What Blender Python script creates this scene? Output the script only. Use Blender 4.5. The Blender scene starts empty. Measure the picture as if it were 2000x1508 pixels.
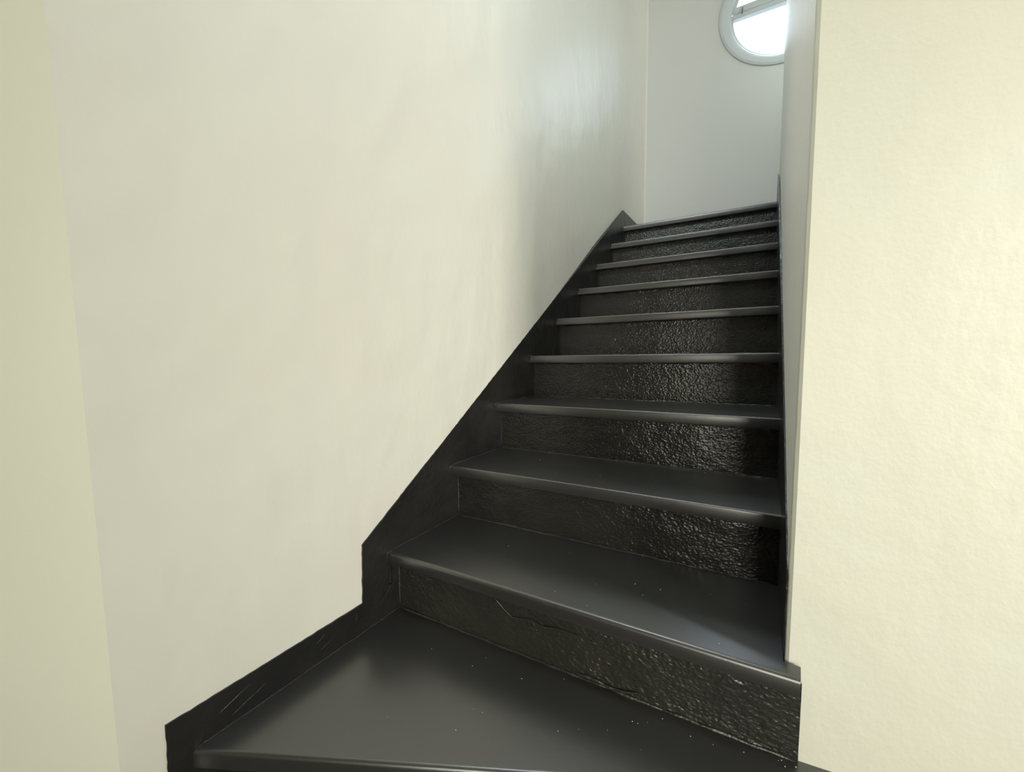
import bpy, bmesh, math, random
from mathutils import Vector, Matrix, noise
from mathutils.geometry import tessellate_polygon
random.seed(7)
C = bpy.context.scene.collection
S = bpy.context.scene
Z0 = 0.57            # hall floor is z=0; the first nosing stands Z0 above it

# ---------------------------------------------------------------- camera
cd = bpy.data.cameras.new('camera'); cam = bpy.data.objects.new('camera', cd); C.objects.link(cam)
cd.sensor_width = 36; cd.sensor_fit = 'HORIZONTAL'; cd.lens = 36*734.72/2000; cd.clip_start = 0.02
Rr = Vector((0.832, 0.554, -0.010)); Fw = Vector((-0.553, 0.829, -0.077)).normalized()
Rr = (Rr - Fw*Rr.dot(Fw)).normalized(); Up = Rr.cross(Fw).normalized()
m = Matrix((Rr, Up, -Fw)).transposed().to_4x4()
m.translation = Vector((0.8943, -0.6770, 0.5653+Z0))
cam.matrix_world = m
S.camera = cam
# ---------------------------------------------------------------- world, light, exposure
S.view_settings.view_transform = 'Standard'; S.view_settings.look = 'None'
S.view_settings.gamma = 1; S.view_settings.use_curve_mapping = False
S.view_settings.exposure = 0.0
w = bpy.data.worlds.new('sky'); S.world = w; w.use_nodes = True
w.node_tree.nodes['Background'].inputs[0].default_value = (0.82, 0.92, 1.0, 1)
w.node_tree.nodes['Background'].inputs[1].default_value = 1.3
def area(name, loc, look, sx, sy, power, col, spread=180):
    l = bpy.data.lights.new(name, 'AREA'); l.shape = 'RECTANGLE'; l.size = sx; l.size_y = sy
    l.energy = power; l.color = col; l.spread = math.radians(spread)
    o = bpy.data.objects.new(name, l); C.objects.link(o); o.location = loc
    o.rotation_euler = (Vector(look)-Vector(loc)).to_track_quat('-Z', 'Y').to_euler()
    return o
area('daylight_round_window', (1.15, 4.0, Z0+3.75), (0.7, 2.0, Z0+2.2), 1.7, 1.7, 118, (0.72, 0.87, 1.0))
area('daylight_rear_opening', (1.85, -3.2, 1.1), (0.7, 0.0, 0.9), 0.8, 1.6, 40, (1.0, 0.945, 0.76))
area('daylight_side_opening', (3.15, -1.12, 1.25), (0.0, 0.95, 0.85), 0.75, 1.9, 9.8, (1.0, 0.95, 0.83), 59)
area('stair_foot_fill', (0.55, -.30, Z0+2.85), (0.35, 1.1, Z0+0.5), 0.8, 0.6, 27, (0.85, .94, 1.0))  # added fill brightening the lower stair walls; not a real fitting
area('stairwell_top_fill', (0.5, 1.3, Z0+4.05), (0.5, 1.3, 0), 0.9, 1.3, 3.5, (0.98, 0.99, 1.0))  # unseen overhead fill, added to lift the stairwell's ambient level
area('landing_side_fill', (2.5, 2.75, Z0+3.3), (0.6, 2.6, Z0+2.2), 0.8, 1.2, 15, (0.90, 0.96, 1.0))  # cool fill added beside the landing to brighten the upper walls

# ---------------------------------------------------------------- materials
def mat(name, base, rough, bumps=(), col2=None, cscale=2.0, spec=0.5, rvar=0, coat=0):
    M = bpy.data.materials.new(name); M.use_nodes = True; nt = M.node_tree; N = nt.nodes; Lk = nt.links
    b = N['Principled BSDF']; b.inputs['Roughness'].default_value = rough
    b.inputs['Specular IOR Level'].default_value = spec
    b.inputs['Base Color'].default_value = (*base, 1)
    g = N.new('ShaderNodeNewGeometry')
    if col2:
        n = N.new('ShaderNodeTexNoise'); n.inputs['Scale'].default_value = cscale; n.inputs['Detail'].default_value = 4
        Lk.new(g.outputs['Position'], n.inputs['Vector'])
        r = N.new('ShaderNodeValToRGB'); r.color_ramp.elements[0].position = .38; r.color_ramp.elements[1].position = .66
        r.color_ramp.elements[0].color = (*base, 1); r.color_ramp.elements[1].color = (*col2, 1)
        Lk.new(n.outputs['Fac'], r.inputs['Fac']); Lk.new(r.outputs['Color'], b.inputs['Base Color'])
    if rvar:
        n = N.new('ShaderNodeTexNoise'); n.inputs['Scale'].default_value = 6; n.inputs['Detail'].default_value = 5
        Lk.new(g.outputs['Position'], n.inputs['Vector'])
        mr = N.new('ShaderNodeMapRange'); mr.inputs['From Min'].default_value = .3; mr.inputs['From Max'].default_value = .7
        mr.inputs['To Min'].default_value = rough-rvar; mr.inputs['To Max'].default_value = rough+rvar
        Lk.new(n.outputs['Fac'], mr.inputs['Value']); Lk.new(mr.outputs['Result'], b.inputs['Roughness'])
    prev = None
    for kind, scale, dist, stretch in bumps:
        mp = N.new('ShaderNodeMapping'); mp.inputs['Scale'].default_value = stretch
        Lk.new(g.outputs['Position'], mp.inputs['Vector'])
        if kind == 'noise':
            t = N.new('ShaderNodeTexNoise'); t.inputs['Scale'].default_value = scale; t.inputs['Detail'].default_value = 3
            t.inputs['Roughness'].default_value = .5; out = t.outputs['Fac']
        else:
            t = N.new('ShaderNodeTexVoronoi'); t.feature = 'SMOOTH_F1'; t.inputs['Scale'].default_value = scale
            t.inputs['Smoothness'].default_value = .6; out = t.outputs['Distance']
        Lk.new(mp.outputs['Vector'], t.inputs['Vector'])
        bp = N.new('ShaderNodeBump'); bp.inputs['Distance'].default_value = dist; bp.inputs['Strength'].default_value = 1
        Lk.new(out, bp.inputs['Height'])
        if prev: Lk.new(prev.outputs['Normal'], bp.inputs['Normal'])
        prev = bp
    if prev: Lk.new(prev.outputs['Normal'], b.inputs['Normal'])
    return M
WALLC = (0.74, 0.72, 0.60)
m_wall = mat('cream satin wall paint', (0.868, 0.858, 0.770), 0.42,
             [('noise', 2.0, .012, (1, 1, .6)), ('noise', 6, .0058, (1, 1.3, .8)), ('noise', 22, .0012, (1, 1, .7)), ('noise', 70, .0003, (1, 1, 1))], (0.868, 0.836, 0.745), 1.6, .32)
m_back = mat('pale grey white wall paint', (0.755, 0.755, 0.72), 0.45, [('noise', 3, .006, (1, 1, 1)), ('noise', 70, .0003, (1, 1, 1))])
m_streak = mat('brushed cream satin paint', (0.85, 0.85, 0.80), 0.48, [('noise', 38, .006, (1, 1, .06)), ('noise', 60, .0004, (1, 1, 1))], None, 1, .2)
m_splay = mat('yellowish cream wall paint', (0.89, 0.90, 0.765), 0.45, [('noise', 3, .006, (1, 1, 1)), ('noise', 70, .0003, (1, 1, 1))], None, 1, .3)
m_rough = mat('cream textured wall paint', (0.68, 0.69, 0.60), 0.45,
             [('noise', 3, .010, (1, 1, 1)), ('noise', 30, .0013, (1, 1, .7)), ('noise', 90, .0006, (1, 1, .8))], (0.68, 0.678, 0.58), 3, .4)
m_riser = mat('lumpy black gloss paint', (0.018, 0.018, 0.0165), 0.23,
             [('noise', 9, .002, (1, 1, 1)), ('noise', 75, .0016, (1, 1, 1.4)), ('voronoi', 130, .0012, (1, 1, 1.3))], (0.023, 0.022, 0.019), 9, .5)
m_riser_low = mat('heavily lumped black gloss paint', (0.022, 0.022, 0.019), 0.25,
             [('noise', 9, .006, (1, 1, 1)), ('noise', 50, .0036, (1, 1, 1.5)), ('voronoi', 105, .0017, (1, 1, 1.4))], (0.028, 0.027, 0.022), 6, .7)
m_tread = mat('black satin tread paint', (0.024, 0.024, 0.0235), 0.30,
             [('noise', 5, .0012, (1, 1, 1)), ('noise', 180, .0001, (1, 1, 1))], (0.028, 0.028, 0.027), 3, 1.0)
m_tread.node_tree.nodes['Principled BSDF'].inputs['IOR'].default_value = 1.65
m_string = mat('black gloss stringer paint', (0.015, 0.015, 0.015), 0.32,
             [('noise', 12, .005, (1, 1, 1)), ('noise', 60, .0018, (1, 1, 1))], (0.024, 0.023, 0.020), 6, .5)
m_bead = mat('black paint bead', (0.035, 0.034, 0.030), 0.25, [('noise', 160, .0012, (1, 1, 1))])
m_crack = mat('dark open joint', (0.003, 0.003, 0.003), 0.8)
m_frame = mat('white window paint', (0.62, 0.65, 0.65), 0.35, [('noise', 60, .0004, (1, 1, 1))])
m_metal = mat('dark latch metal', (0.10, 0.10, 0.10), 0.4)
m_hall = mat('dull brown hall wall paint', (0.42, 0.39, 0.32), 0.6, [('noise', 60, .0004, (1, 1, 1))])
m_floor = mat('dark grey floor', (0.06, 0.057, 0.05), 0.45, [('noise', 40, .0006, (1, 1, 1))], (0.13, 0.12, 0.11), 4)
m_dust = mat('white dust', (0.75, 0.75, 0.72), 0.7)
m_glass = bpy.data.materials.new('window glass'); m_glass.use_nodes = True
nt = m_glass.node_tree; nt.nodes.clear()
o_ = nt.nodes.new('ShaderNodeOutputMaterial'); mx = nt.nodes.new('ShaderNodeMixShader')
tr = nt.nodes.new('ShaderNodeBsdfTransparent'); gl = nt.nodes.new('ShaderNodeBsdfGlossy'); gl.inputs['Roughness'].default_value = .03
mx.inputs[0].default_value = .06
nt.links.new(tr.outputs[0], mx.inputs[1]); nt.links.new(gl.outputs[0], mx.inputs[2]); nt.links.new(mx.outputs[0], o_.inputs[0])

# ---------------------------------------------------------------- helpers; coordinates (x, y, z) with z measured from the first nosing
def obj(name, bm, material, parent=None, smooth=False):
    bmesh.ops.recalc_face_normals(bm, faces=bm.faces)
    me = bpy.data.meshes.new(name); bm.to_mesh(me); bm.free()
    me.materials.append(material)
    for p in me.polygons: p.use_smooth = smooth
    if smooth: 
        try: me.set_sharp_from_angle(angle=math.radians(24))
        except Exception: pass
    o = bpy.data.objects.new(name, me); C.objects.link(o)
    if parent: o.parent = parent
    return o
def struct(o): o['kind'] = 'structure'; return o
def prism_z(poly, z0, z1):                       # plan polygon extruded upwards
    bm = bmesh.new()
    a = [bm.verts.new((x, y, z0+Z0)) for x, y in poly]; b = [bm.verts.new((x, y, z1+Z0)) for x, y in poly]
    bm.faces.new(a); bm.faces.new(b)
    for i in range(len(poly)): j = (i+1) % len(poly); bm.faces.new((a[i], a[j], b[j], b[i]))
    return bm
def box(x0, x1, y0, y1, z0, z1): return prism_z([(x0, y0), (x1, y0), (x1, y1), (x0, y1)], z0, z1)
def bevel_edges(bm, test, w, seg=3):
    es = [e for e in bm.edges if test((e.verts[0].co+e.verts[1].co)/2, e)]
    bmesh.ops.bevel(bm, geom=es, offset=w, segments=seg, profile=.5, affect='EDGES')
def dens(poly, step=.01, jit=.0008):             # closed outline with slightly ragged brushed edges
    out = []
    for i, p in enumerate(poly):
        q = poly[(i+1) % len(poly)]; L = math.dist(p, q); n = max(1, int(L/step)); out.append(p)
        for k in range(1, n):
            f = k/n; x = p[0]+(q[0]-p[0])*f; y = p[1]+(q[1]-p[1])*f
            nx, ny = -(q[1]-p[1])/L, (q[0]-p[0])/L
            d = noise.noise(Vector((x*55, y*55, 3)))*jit*1.6 + random.uniform(-1, 1)*jit*.5
            out.append((x+nx*d, y+ny*d))
    return out
def bead(name, pts, r, parent, material=m_bead, rj=.5, wob=.001, step=.008, flat=1.0):   # irregular brushed ridge of paint along a line
    P = []
    for a, b in zip(pts[:-1], pts[1:]):
        a, b = Vector(a), Vector(b); n = max(1, int((b-a).length/step))
        for k in range(n): P.append(a.lerp(b, k/n))
    P.append(Vector(pts[-1])); bm = bmesh.new(); rings = []; sd = random.random()*50
    for i, p in enumerate(P):
        t = (P[min(i+1, len(P)-1)]-P[max(i-1, 0)]).normalized()
        u = t.cross(Vector((0, 0, 1))); u = u.normalized() if u.length > .1 else Vector((1, 0, 0)); v = t.cross(u).normalized()
        e = min(1, (min(i, len(P)-1-i)+.35)/3)
        rr = r*e*(1+rj*noise.noise(Vector((i*.35, sd, 0)))+rj*.8*noise.noise(Vector((i*.09, sd, 5))))
        off = Vector((noise.noise(Vector((i*.2, sd, 9))), noise.noise(Vector((i*.2, sd, 13))), noise.noise(Vector((i*.2, sd, 17)))))*wob
        rings.append([bm.verts.new(p+off+Vector((0, 0, Z0))+(u*math.cos(a)+v*math.sin(a)*flat)*rr) for a in [k*math.pi/3 for k in range(6)]])
    for A, B in zip(rings[:-1], rings[1:]):
        for k in range(6): bm.faces.new((A[k], A[(k+1) % 6], B[(k+1) % 6], B[k]))
    bm.faces.new(rings[0]); bm.faces.new(rings[-1])
    return obj(name, bm, material, parent, True)
def wall_grid(path, z0, z1, step=.05, amp=.002, fs=3.0):   # vertical sheet along a plan polyline, gently uneven plaster
    P = []
    for a, b in zip(path[:-1], path[1:]):
        L = math.dist(a, b); n = max(1, int(L/step))
        for k in range(n): f = k/n; P.append((a[0]+(b[0]-a[0])*f, a[1]+(b[1]-a[1])*f))
    P.append(path[-1]); nz = max(1, int((z1-z0)/step)); bm = bmesh.new(); cols = []
    for i, p in enumerate(P):
        a = P[max(i-1, 0)]; b = P[min(i+1, len(P)-1)]; L = math.dist(a, b); nx, ny = (b[1]-a[1])/L, -(b[0]-a[0])/L
        c = []
        for k in range(nz+1):
            z = z0+(z1-z0)*k/nz
            d = amp*noise.noise(Vector((p[0]*fs, p[1]*fs, z*fs)))
            X = p[0]+nx*d
            if abs(p[0]) < .03 and -.55 < p[1] < 2.7: X = min(X, -.0022)
            c.append(bm.verts.new((X, p[1]+ny*d, z+Z0)))
        cols.append(c)
    for A, B in zip(cols[:-1], cols[1:]):
        for k in range(nz): bm.faces.new((A[k], B[k], B[k+1], A[k+1]))
    return bm
def close_behind(bm, pts, z0, z1):               # solid backing so that the wall is a body, not a sheet
    b2 = prism_z(pts, z0, z1); me = bpy.data.meshes.new('t'); b2.to_mesh(me); b2.free(); bm.from_mesh(me); bpy.data.meshes.remove(me); return bm

H, G, W, SK, NO, TH = 0.19, 0.27132, 0.9428, 0.111, 0.038, 0.035
ZF = -Z0
TOP = 4.15
# ---------------------------------------------------------------- structure
# left wall: splayed hall side, outer corner, long stair side with a soft bend, rounded inner corner at the far end
def bend(y):                                       # slight bulges of the old plaster
    return -.004 - .016*math.exp(-((y-1.62)/.42)**2) + .004*math.sin(y*2.1)*(1 if y > .2 else 0)
path = [(-1.0, -1.90), (-.232, -.835), (-.004, -.56)]
path += [(-.004+(bend(y)+.004)*min(1, max(0, (y+.56)/.3)), y) for y in [-.56+.06*i for i in range(1, 54)]]
last = path[-1][1]
rc = .012; yb = 2.75
path = [p for p in path if p[1] < yb-rc-.03]
for k in range(7):
    a = k/6*math.pi/2
    path.append((-.004+rc-rc*math.cos(a), yb-rc+rc*math.sin(a)+.0))
bm = wall_grid(path, ZF, TOP, .045, .0025, 2.2)
close_behind(bm, [(-1.02, -1.9), (-.252, -.835), (-.06, -.56), (-.06, 3.1), (-1.6, 3.1), (-1.6, -1.9)], ZF, TOP)
wl = obj('wall_left', bm, m_wall, None, True); wl.data.materials.append(m_splay)
for p in wl.data.polygons:
    if p.center.x < -.006 and p.center.y < -.56: p.material_index = 1
struct(wl)

# right wall: the solid mass between the stair and the hall; its corner stands on the winder
def rface(y): return .9465 - .0055*min(1, max(0, (y-.14)/2.3)) 
rp = [(rface(y), y) for y in [2.46-.1*i for i in range(24)]] + [(.9465, .152)]
fp = [(.9465, .152), (.9530, .1465)] + [(.953+.05*i, .1465+.2*(.05*i)) for i in range(1, 42)]
zs = 110
def corner_bm():
    bm = bmesh.new(); path2 = [(1.10, 2.46)]+rp[:-1]+[(.9462, .156), (.9480, .1495), (.9530, .1465)]+fp[2:]
    nz = 150; cols = []
    for i, p in enumerate(path2):
        a = path2[max(i-1, 0)]; b = path2[min(i+1, len(path2)-1)]; L = math.dist(a, b)
        nx, ny = (b[1]-a[1])/L, -(b[0]-a[0])/L; c = []
        near = math.exp(-((p[1]-.15)/.03)**2)*(1 if p[0] < .96 else 0)
        for k in range(nz+1):
            z = ZF+(TOP-ZF)*k/nz
            d = (.0006 if p[1] > .2 and p[0] < .95 else .0012)*noise.noise(Vector((p[0]*4, p[1]*4, z*4)))
            d += near*.0011*noise.noise(Vector((1, 2, z*24)))
            c.append(bm.verts.new((p[0]+nx*d, p[1]+ny*d, z+Z0)))
        cols.append(c)
    for A, B in zip(cols[:-1], cols[1:]):
        for k in range(nz): bm.faces.new((A[k], B[k], B[k+1], A[k+1]))
    return bm
bm = corner_bm()
xe, ye = fp[-1]
close_behind(bm, [(.975, .19), (xe+.2, ye+.2), (xe+.2, 2.45), (.975, 2.45)], ZF, TOP)
ow = obj('wall_right', bm, m_rough, None, True); ow.data.materials.append(m_streak)
for p in ow.data.polygons:
    if p.center.x < .949 and p.center.y > .153: p.material_index = 1
struct(ow)

# back wall with the round opening
ND = Vector((1, SK, 0)).normalized(); NB = Vector((-ND.y, ND.x, 0))
def bw(u, z, d=0): v = Vector((0, yb, z+Z0)) + ND*u + NB*d; return v
UC, ZC, RO, RI = .965, 3.12, .443, .356
def back_wall():
    bm = bmesh.new(); n = 96; u0, u1, z0, z1 = -.3, 3.2, 1.2, TOP
    rings = []
    for d in (0, .12):
        ci = []; re = []
        for k in range(n):
            a = 2*math.pi*k/n; c, s = math.cos(a), math.sin(a)
            ci.append(bm.verts.new(bw(UC+RO*c, ZC+RO*s, d)))
            t = min(((u1-UC)/c if c > 1e-6 else 9e9), ((u0-UC)/c if c < -1e-6 else 9e9), ((z1-ZC)/s if s > 1e-6 else 9e9), ((z0-ZC)/s if s < -1e-6 else 9e9))
            re.append(bm.verts.new(bw(UC+t*c, ZC+t*s, d)))
        rings.append((ci, re))
        # corner fill
        for k in range(n): bm.faces.new((ci[k], ci[(k+1) % n], re[(k+1) % n], re[k]))
        for cu, cz in ((u0, z0), (u1, z0), (u0, z1), (u1, z1)):
            near = sorted(range(n), key=lambda k: (re[k].co-bw(cu, cz, d)).length)
            for k in range(n):
                A, B = re[k], re[(k+1) % n]
                pu = [(v.co-bw(0, 0, d)).dot(ND) for v in (A, B)]; pz = [v.co.z-Z0 for v in (A, B)]
                onu = [abs(x-cu) < 1e-4 for x in pu]; onz = [abs(x-cz) < 1e-4 for x in pz]
                if (onu[0] and onz[1] and not onz[0]) or (onz[0] and onu[1] and not onu[0]):
                    bm.faces.new((A, B, bm.verts.new(bw(cu, cz, d))))
    for k in range(n): bm.faces.new((rings[0][0][k], rings[0][0][(k+1) % n], rings[1][0][(k+1) % n], rings[1][0][k]))
    return bm
struct(obj('wall_back', back_wall(), m_back))
struct(obj('wall_landing', box(2.75, 2.9, 2.3, 3.3, 1.2, TOP), m_wall))
bm = box(2.97, 3.1, -.72, .62, ZF, 2.5)
close_behind(bm, [(2.97, -3.1), (3.1, -3.1), (3.1, -1.52), (2.97, -1.52)], ZF, 2.5)
close_behind(bm, [(2.97, -1.52), (3.1, -1.52), (3.1, -.72), (2.97, -.72)], 1.66, 2.5)
struct(obj('wall_hall_right', bm, m_hall))
struct(obj('wall_hall_left', box(-1.6, -.98, -3.1, -1.85, ZF, 2.5), m_hall))
bm = box(-1.6, 1.45, -3.1, -2.98, ZF, 2.5)
close_behind(bm, [(2.25, -3.1), (2.97, -3.1), (2.97, -2.98), (2.25, -2.98)], ZF, 2.5)
close_behind(bm, [(1.45, -3.1), (2.25, -3.1), (2.25, -2.98), (1.45, -2.98)], 1.55, 2.5)
struct(obj('wall_hall_rear', bm, m_hall))
struct(obj('floor', box(-1.6, 3.1, -3.1, .7, ZF-.1, ZF), m_floor))
struct(obj('ceiling', box(-1.6, 3.1, -3.1, -.35, 2.5, 2.65), m_wall))
bm = box(-.3, 3.0, -.45, 3.3, TOP, TOP+.12)
close_behind(bm, [(-1.6, -.45), (3.1, -.45), (3.1, -.35), (-1.6, -.35)], 2.65, TOP+.12)
struct(obj('ceiling', bm, m_wall))
struct(obj('landing_floor', prism_z([(-.05, 8*G+.12), (.94, 8*G+.22), (2.8, 2.45), (2.8, 3.15), (-.05, 2.85)], 8*H-.12, 8*H-.001), m_tread))

# ---------------------------------------------------------------- round window
def ring(prof, n=96, a0=0, a1=2*math.pi):        # profile of (radius, depth) swept round the window centre
    bm = bmesh.new(); full = abs(a1-a0-2*math.pi) < 1e-6; R_ = []
    for k in range(n if full else n+1):
        a = a0+(a1-a0)*k/n
        R_.append([bm.verts.new(bw(UC+r*math.cos(a), ZC+r*math.sin(a), d)) for r, d in prof])
    m_ = len(R_)
    for k in range(m_ if full else m_-1):
        A, B = R_[k], R_[(k+1) % m_]
        for i in range(len(prof)): j = (i+1) % len(prof); bm.faces.new((A[i], B[i], B[j], A[j]))
    if not full: bm.faces.new(R_[0]); bm.faces.new(R_[-1])
    return bm
def bar(u0, u1, z0, z1, d0, d1, bev=.003):
    bm = bmesh.new(); v = [bm.verts.new(bw(u, z, d)) for d in (d0, d1) for u, z in ((u0, z0), (u1, z0), (u1, z1), (u0, z1))]
    for f in ((0, 1, 2, 3), (4, 5, 6, 7), (0, 1, 5, 4), (1, 2, 6, 5), (2, 3, 7, 6), (3, 0, 4, 7)): bm.faces.new([v[i] for i in f])
    bmesh.ops.recalc_face_normals(bm, faces=bm.faces)
    bmesh.ops.bevel(bm, geom=bm.edges[:], offset=bev, segments=2, affect='EDGES')
    return bm
win = bpy.data.objects.new('window_1', None); C.objects.link(win); win['kind'] = 'structure'
wo = bw(UC, ZC); 
obj('window_frame', ring([(RO-.001, -.002), (RO-.004, -.009), (RO-.020, -.012), (RO-.050, -.004), (RI+.010, .012), (RI, .020), (RI, .07), (RO-.001, .07)]), m_frame, win, True)
tr_ = obj('transom', bar(UC-RI-.004, UC+RI+.004, 3.116, 3.145, .018, .060), m_frame, win)
lo = obj('lower_sash', ring([(RI+.002, .030), (RI-.012, .034), (RI-.012, .055), (RI+.002, .055)], 48, math.pi, 2*math.pi), m_frame, win, True)
up = obj('upper_sash', ring([(RI+.002, .024), (RI-.022, .028), (RI-.022, .055), (RI+.002, .055)], 48, .15, math.pi-.15), m_frame, win, True)
obj('sash_rail', bar(UC-.345, UC+.345, 3.152, 3.200, .024, .055), m_frame, up)
obj('sash_stop', bar(.718, UC+.34, 3.143, 3.154, .026, .058, .001), m_frame, win)
obj('latch', bar(.676, .681, 3.134, 3.176, .008, .022, .001), m_metal, win)
def disc(a0, a1, r, zc0, d):
    bm = bmesh.new()
    for dd in (d, d+.004):
        bm.faces.new([bm.verts.new(bw(UC+r*math.cos(a0+(a1-a0)*k/40), max(zc0, ZC+r*math.sin(a0+(a1-a0)*k/40)) if a1 <= math.pi+.01 else min(zc0, ZC+r*math.sin(a0+(a1-a0)*k/40)), dd)) for k in range(41)])
    return bm
obj('window_pane', disc(math.pi, 2*math.pi, RI-.006, 3.118, .042), m_glass, win)
obj('window_pane', disc(.2, math.pi-.2, RI-.016, 3.195, .042), m_glass, win)

# ---------------------------------------------------------------- staircase
st = bpy.data.objects.new('staircase', None); C.objects.link(st)
st['label'] = 'steep black-painted staircase climbing between cream walls to a small landing'; st['category'] = 'staircase'
def tread(k):
    y0 = G*(k-1); y1 = y0+G+NO+.015
    if k == 9: y1 = y0+.2
    x0, x1 = -.004, rface(y0+SK)+.001
    if k == 1:
        poly = [(x0, y0), (.968, y0+SK*.968), (.970, .1425), (.9445, .1425), (.9445, .2), (.9445, y1+SK*.9445), (x0, y1)]
    else: poly = [(x0, y0), (x1, y0+SK*x1), (x1, y1+SK*x1), (x0, y1)]
    z = H*(k-1); bm = prism_z(poly, z-TH, z)
    bmesh.ops.recalc_face_normals(bm, faces=bm.faces)
    # front edge cut into short lengths so the nosing is slightly worn and uneven
    fe = [e for e in bm.edges if abs(e.verts[0].co.y-SK*e.verts[0].co.x-y0) < 1e-3 and abs(e.verts[1].co.y-SK*e.verts[1].co.x-y0) < 1e-3 and abs(e.verts[0].co.z-e.verts[1].co.z) < 1e-4]
    top = [e for e in fe if e.verts[0].co.z > z-.001+Z0]; bot = [e for e in fe if e not in top]
    if k == 1: top += [e for e in bm.edges if False and e.verts[0].co.z > z-.001+Z0 and e.verts[1].co.z > z-.001+Z0]
    bmesh.ops.bevel(bm, geom=top, offset=.009 if k == 1 else .0048, segments=4, profile=.5, affect='EDGES')
    bot = [e for e in bm.edges if all(abs(v.co.y-SK*v.co.x-y0) < 1e-3 and v.co.z < z-TH+.0005+Z0 for v in e.verts)]
    bmesh.ops.bevel(bm, geom=bot, offset=.005, segments=2, profile=.5, affect='EDGES')
    o = obj('tread', bm, m_tread, st, True)
    return o
def riser(k):
    y0 = G*(k-1)+NO; zt = H*(k-1)-TH; zb = H*(k-2); x1 = .9735 if k == 1 else .946
    bm = bmesh.new(); nx, nz = 110, 20; rows = []; sd = k*13.7
    for j in range(nz+1):
        r_ = []
        for i in range(nx+1):
            x = x1*i/nx; z = zb+(zt-zb)*j/nz
            q = Vector((x*9, z*16, sd)); d = .0022*noise.noise(q)+.0016*noise.noise(q*2.7)+.0010*noise.noise(q*6.1)
            d *= (.75 if k <= 3 else .45)
            r_.append(bm.verts.new((x, y0+SK*x+d, z+Z0)))
        rows.append(r_)
    for j in range(nz):
        for i in range(nx): bm.faces.new((rows[j][i], rows[j][i+1], rows[j+1][i+1], rows[j+1][i]))
    o_y = .018
    bk = [bm.verts.new((x, y0+SK*x+(o_y if x < .9 and k > 1 or k > 1 else .004), z+Z0)) for x, z in ((0, zb), (x1, zb), (x1, zt), (0, zt))]
    bm.faces.new(bk)
    bm.faces.new([rows[0][i] for i in range(nx+1)]+[bk[1], bk[0]])
    bm.faces.new([rows[nz][i] for i in range(nx+1)]+[bk[2], bk[3]])
    bm.faces.new([rows[j][0] for j in range(nz+1)]+[bk[3], bk[0]])
    bm.faces.new([rows[j][nx] for j in range(nz+1)]+[bk[2], bk[1]])
    o = obj('riser', bm, m_riser_low if k == 1 else m_riser, st, True)
    xr = x1-.004
    bead('paint_bead', [(0.002, y0-.001, zb+.001), (xr, y0+SK*xr-.001, zb+.001)], .0028 if k < 4 else .0018, o, rj=.8, wob=.0016)
    bead('paint_bead', [(0.001, y0-.0005, zb+.002), (0.001, y0-.0005, zt-.002)], .0022, o, rj=.5, wob=.0008)
    bead('paint_drip', [(0.004, y0-.001, zt-.001), (xr, y0+SK*xr-.001, zt-.001)], .0042 if k < 5 else .0030, o, m_riser, rj=1.0, wob=.004, step=.007)
    return o
for k in range(1, 10): tread(k)
for k in range(1, 10): riser(k)
# platform tread (winder) below the straight flight, narrowing towards the wall corner
N0 = lambda x: -.467+.573*x
poly = [(-.004, N0(0)), (.55, N0(.55)), (1.25, N0(1.25)+.0), (1.25, .30), (.5, .30), (-.004, .09)]
bm = prism_z(poly, -H-TH, -H); bmesh.ops.recalc_face_normals(bm, faces=bm.faces)
es = [e for e in bm.edges if all(abs(v.co.y-N0(v.co.x)) < .004 and v.co.z > -H+Z0-.001 for v in e.verts)]
bmesh.ops.bevel(bm, geom=es, offset=.008, segments=4, profile=.5, affect='EDGES')
o = obj('tread', bm, m_tread, st, True); o['label'] = 'wedge-shaped winder tread, the widest and lowest in view'
def slab(p, q, z0, z1, th, name, mt):
    p, q = Vector((*p, 0)), Vector((*q, 0)); t = (q-p).normalized(); n = Vector((-t.y, t.x, 0))*th
    return obj(name, prism_z([(p.x, p.y), (q.x, q.y), (q.x+n.x, q.y+n.y), (p.x+n.x, p.y+n.y)], z0, z1), mt, st)
slab((0, N0(0)+.04), (1.2, N0(1.2)+.04), -2*H, -H-TH, .02, 'riser', m_riser)
# one more winder below, under the picture's lower edge
poly = [(-.014, -.56), (-.10, -.775), (-.24, -1.12), (.52, -1.12), (1.25, .25), (1.2, .26), (-.004, N0(0)+.06)]
obj('tread', prism_z(poly, -2*H-TH, -2*H), m_tread, st)
slab((-.27, -1.08), (.49, -1.08), -3*H, -2*H-TH, .02, 'riser', m_riser)
slab((.49, -1.08), (1.2, .24), -3*H, -2*H-TH, .02, 'riser', m_riser)

# stringers
def stringer(poly, xf, thick, name):
    bm = bmesh.new(); P = dens(poly, .012, .0009)
    f = [bm.verts.new((xf(y), y, z+Z0)) for y, z in P]; b = [bm.verts.new((xf(y)+thick, y, z+Z0)) for y, z in P]
    for i in range(len(P)): j = (i+1) % len(P); bm.faces.new((f[i], f[j], b[j], b[i]))
    for t3 in tessellate_polygon([[Vector((y, z, 0)) for y, z in P]]):
        for q in (f, b): bm.faces.new([q[i] for i in t3])
    return obj(name, bm, m_string, st)
sl = H/G
LP = [(-.558, -.40), (-.558, -.300), (-.503, -.300), (-.500, -.107), (-.300, -.1085), (-.087, -.108), (-.081, .056), (.6, .113+sl*.6), (1.4, .113+sl*1.4), (2.164, 1.634), (2.69, 1.634), (2.69, 1.40), (2.1, 1.05), (.2, -.35), (.1, -.40)]
ls = stringer(LP, lambda y: 0.0, -.03, 'stringer')
RP = [(.154, -.02), (.156, .170), (.8, .182+sl*.65), (1.5, .182+sl*1.35), (2.20, 1.640), (2.33, 1.705), (2.36, 1.69), (2.36, 1.46), (2.1, 1.2), (.4, -.02)]
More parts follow.
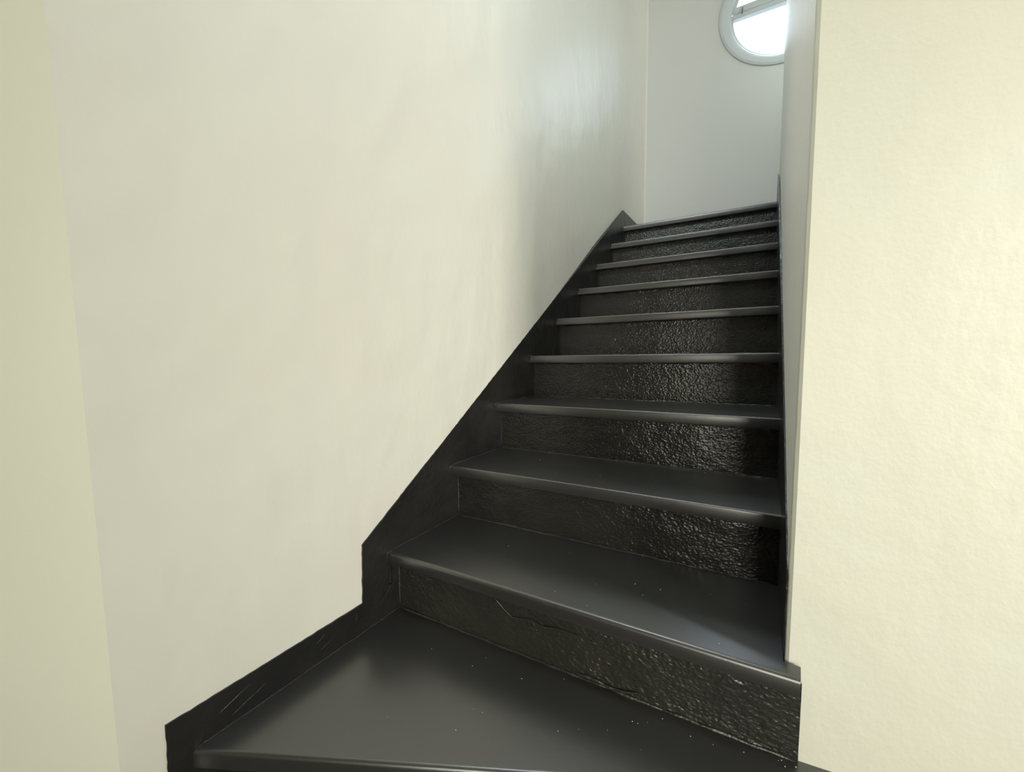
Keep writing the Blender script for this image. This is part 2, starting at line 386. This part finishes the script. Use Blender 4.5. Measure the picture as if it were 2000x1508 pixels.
rs = stringer(RP, lambda y: .9440-.0125*max(0, (y-.15))/2.2, .005, 'stringer')
# brushed ridges where the treads meet the left stringer
for k in range(0, 4):
    y0 = G*(k-1)+.006 if k else -.455; y1 = G*k+NO if k else NO
    z = H*(k-1); bead('paint_bead', [(.0005, y0, z+.001), (.0005, y1, z+.001)], .0020, ls, rj=.6, wob=.0012)
for k in range(1, 9):                                  # blob of paint where each nosing meets the stringer
    bead('paint_bead', [(.0005, G*(k-1)-.004, H*(k-1)-.020), (.0005, G*(k-1)-.003, H*(k-1)-.002), (.0005, G*(k-1)+.022, H*(k-1)+.001)], .0034, ls, rj=.7, wob=.0015, step=.005)
# open joint between the sloping board and the lower skirting
bead('open_joint', [(.0005, .000, -.028), (.0005, .004, -.060), (.0005, .006, -.100), (.0005, -.012, -.122), (.0005, -.035, -.138), (.0005, -.060, -.142)], .0034, ls, m_crack, rj=.7, wob=.002, step=.006)
# scratches and lifted paint
for a, b in (((-.42, -.150), (-.36, -.128)), ((-.40, -.172), (-.33, -.150)), ((-.22, -.138), (-.195, -.125)), ((-.118, -.125), (-.108, -.140)), ((-.105, -.122), (-.112, -.150)), ((-.21, -.160), (-.18, -.150))):
    bead('paint_scratch', [(.0003, a[0], a[1]), (.0003, b[0], b[1])], .0011, ls, rj=.6, wob=.001, step=.006)
r1 = [o for o in st.children if o.name == 'riser'][0]
def onr(x, z): return (x, NO+SK*x-.0035, z)
bead('lifted_paint', [onr(.335, -.060), onr(.36, -.082), onr(.385, -.097), onr(.43, -.088), onr(.47, -.093), onr(.50, -.087), onr(.56, -.084), onr(.60, -.092)], .0016, r1, rj=.8, wob=.002, step=.006)
bead('lifted_paint', [onr(.43, -.088), onr(.437, -.112)], .0012, r1, rj=.8, wob=.001, step=.006)
bead('lifted_paint', [onr(.20, -.115), onr(.215, -.135)], .0013, r1, rj=.8, wob=.001, step=.006)
bead('lifted_paint', [onr(.55, -.178), onr(.64, -.183), onr(.70, -.172)], .0022, r1, rj=1, wob=.003, step=.006)

# dust
bm = bmesh.new()
for i in range(46):
    k = random.choice([0, 0, 0, 0, 1, 1, 1, 2, 2]); 
    if k == 0: x = random.uniform(.08, 1.0); y = random.uniform(N0(x)+.06, NO+SK*x-.02)
    else: x = random.uniform(.06, .9); y = G*(k-1)+SK*x+random.uniform(.02, .26)
    r = random.uniform(.0005, .0011); z = H*(k-1)+Z0+r*.3
    q = bmesh.ops.create_icosphere(bm, subdivisions=1, radius=r); bmesh.ops.translate(bm, verts=q['verts'], vec=(x, y, z))
o = obj('dust_specks', bm, m_dust); o['kind'] = 'stuff'; o['label'] = 'tiny white dust specks scattered over the lowest black treads'; o['category'] = 'dust'
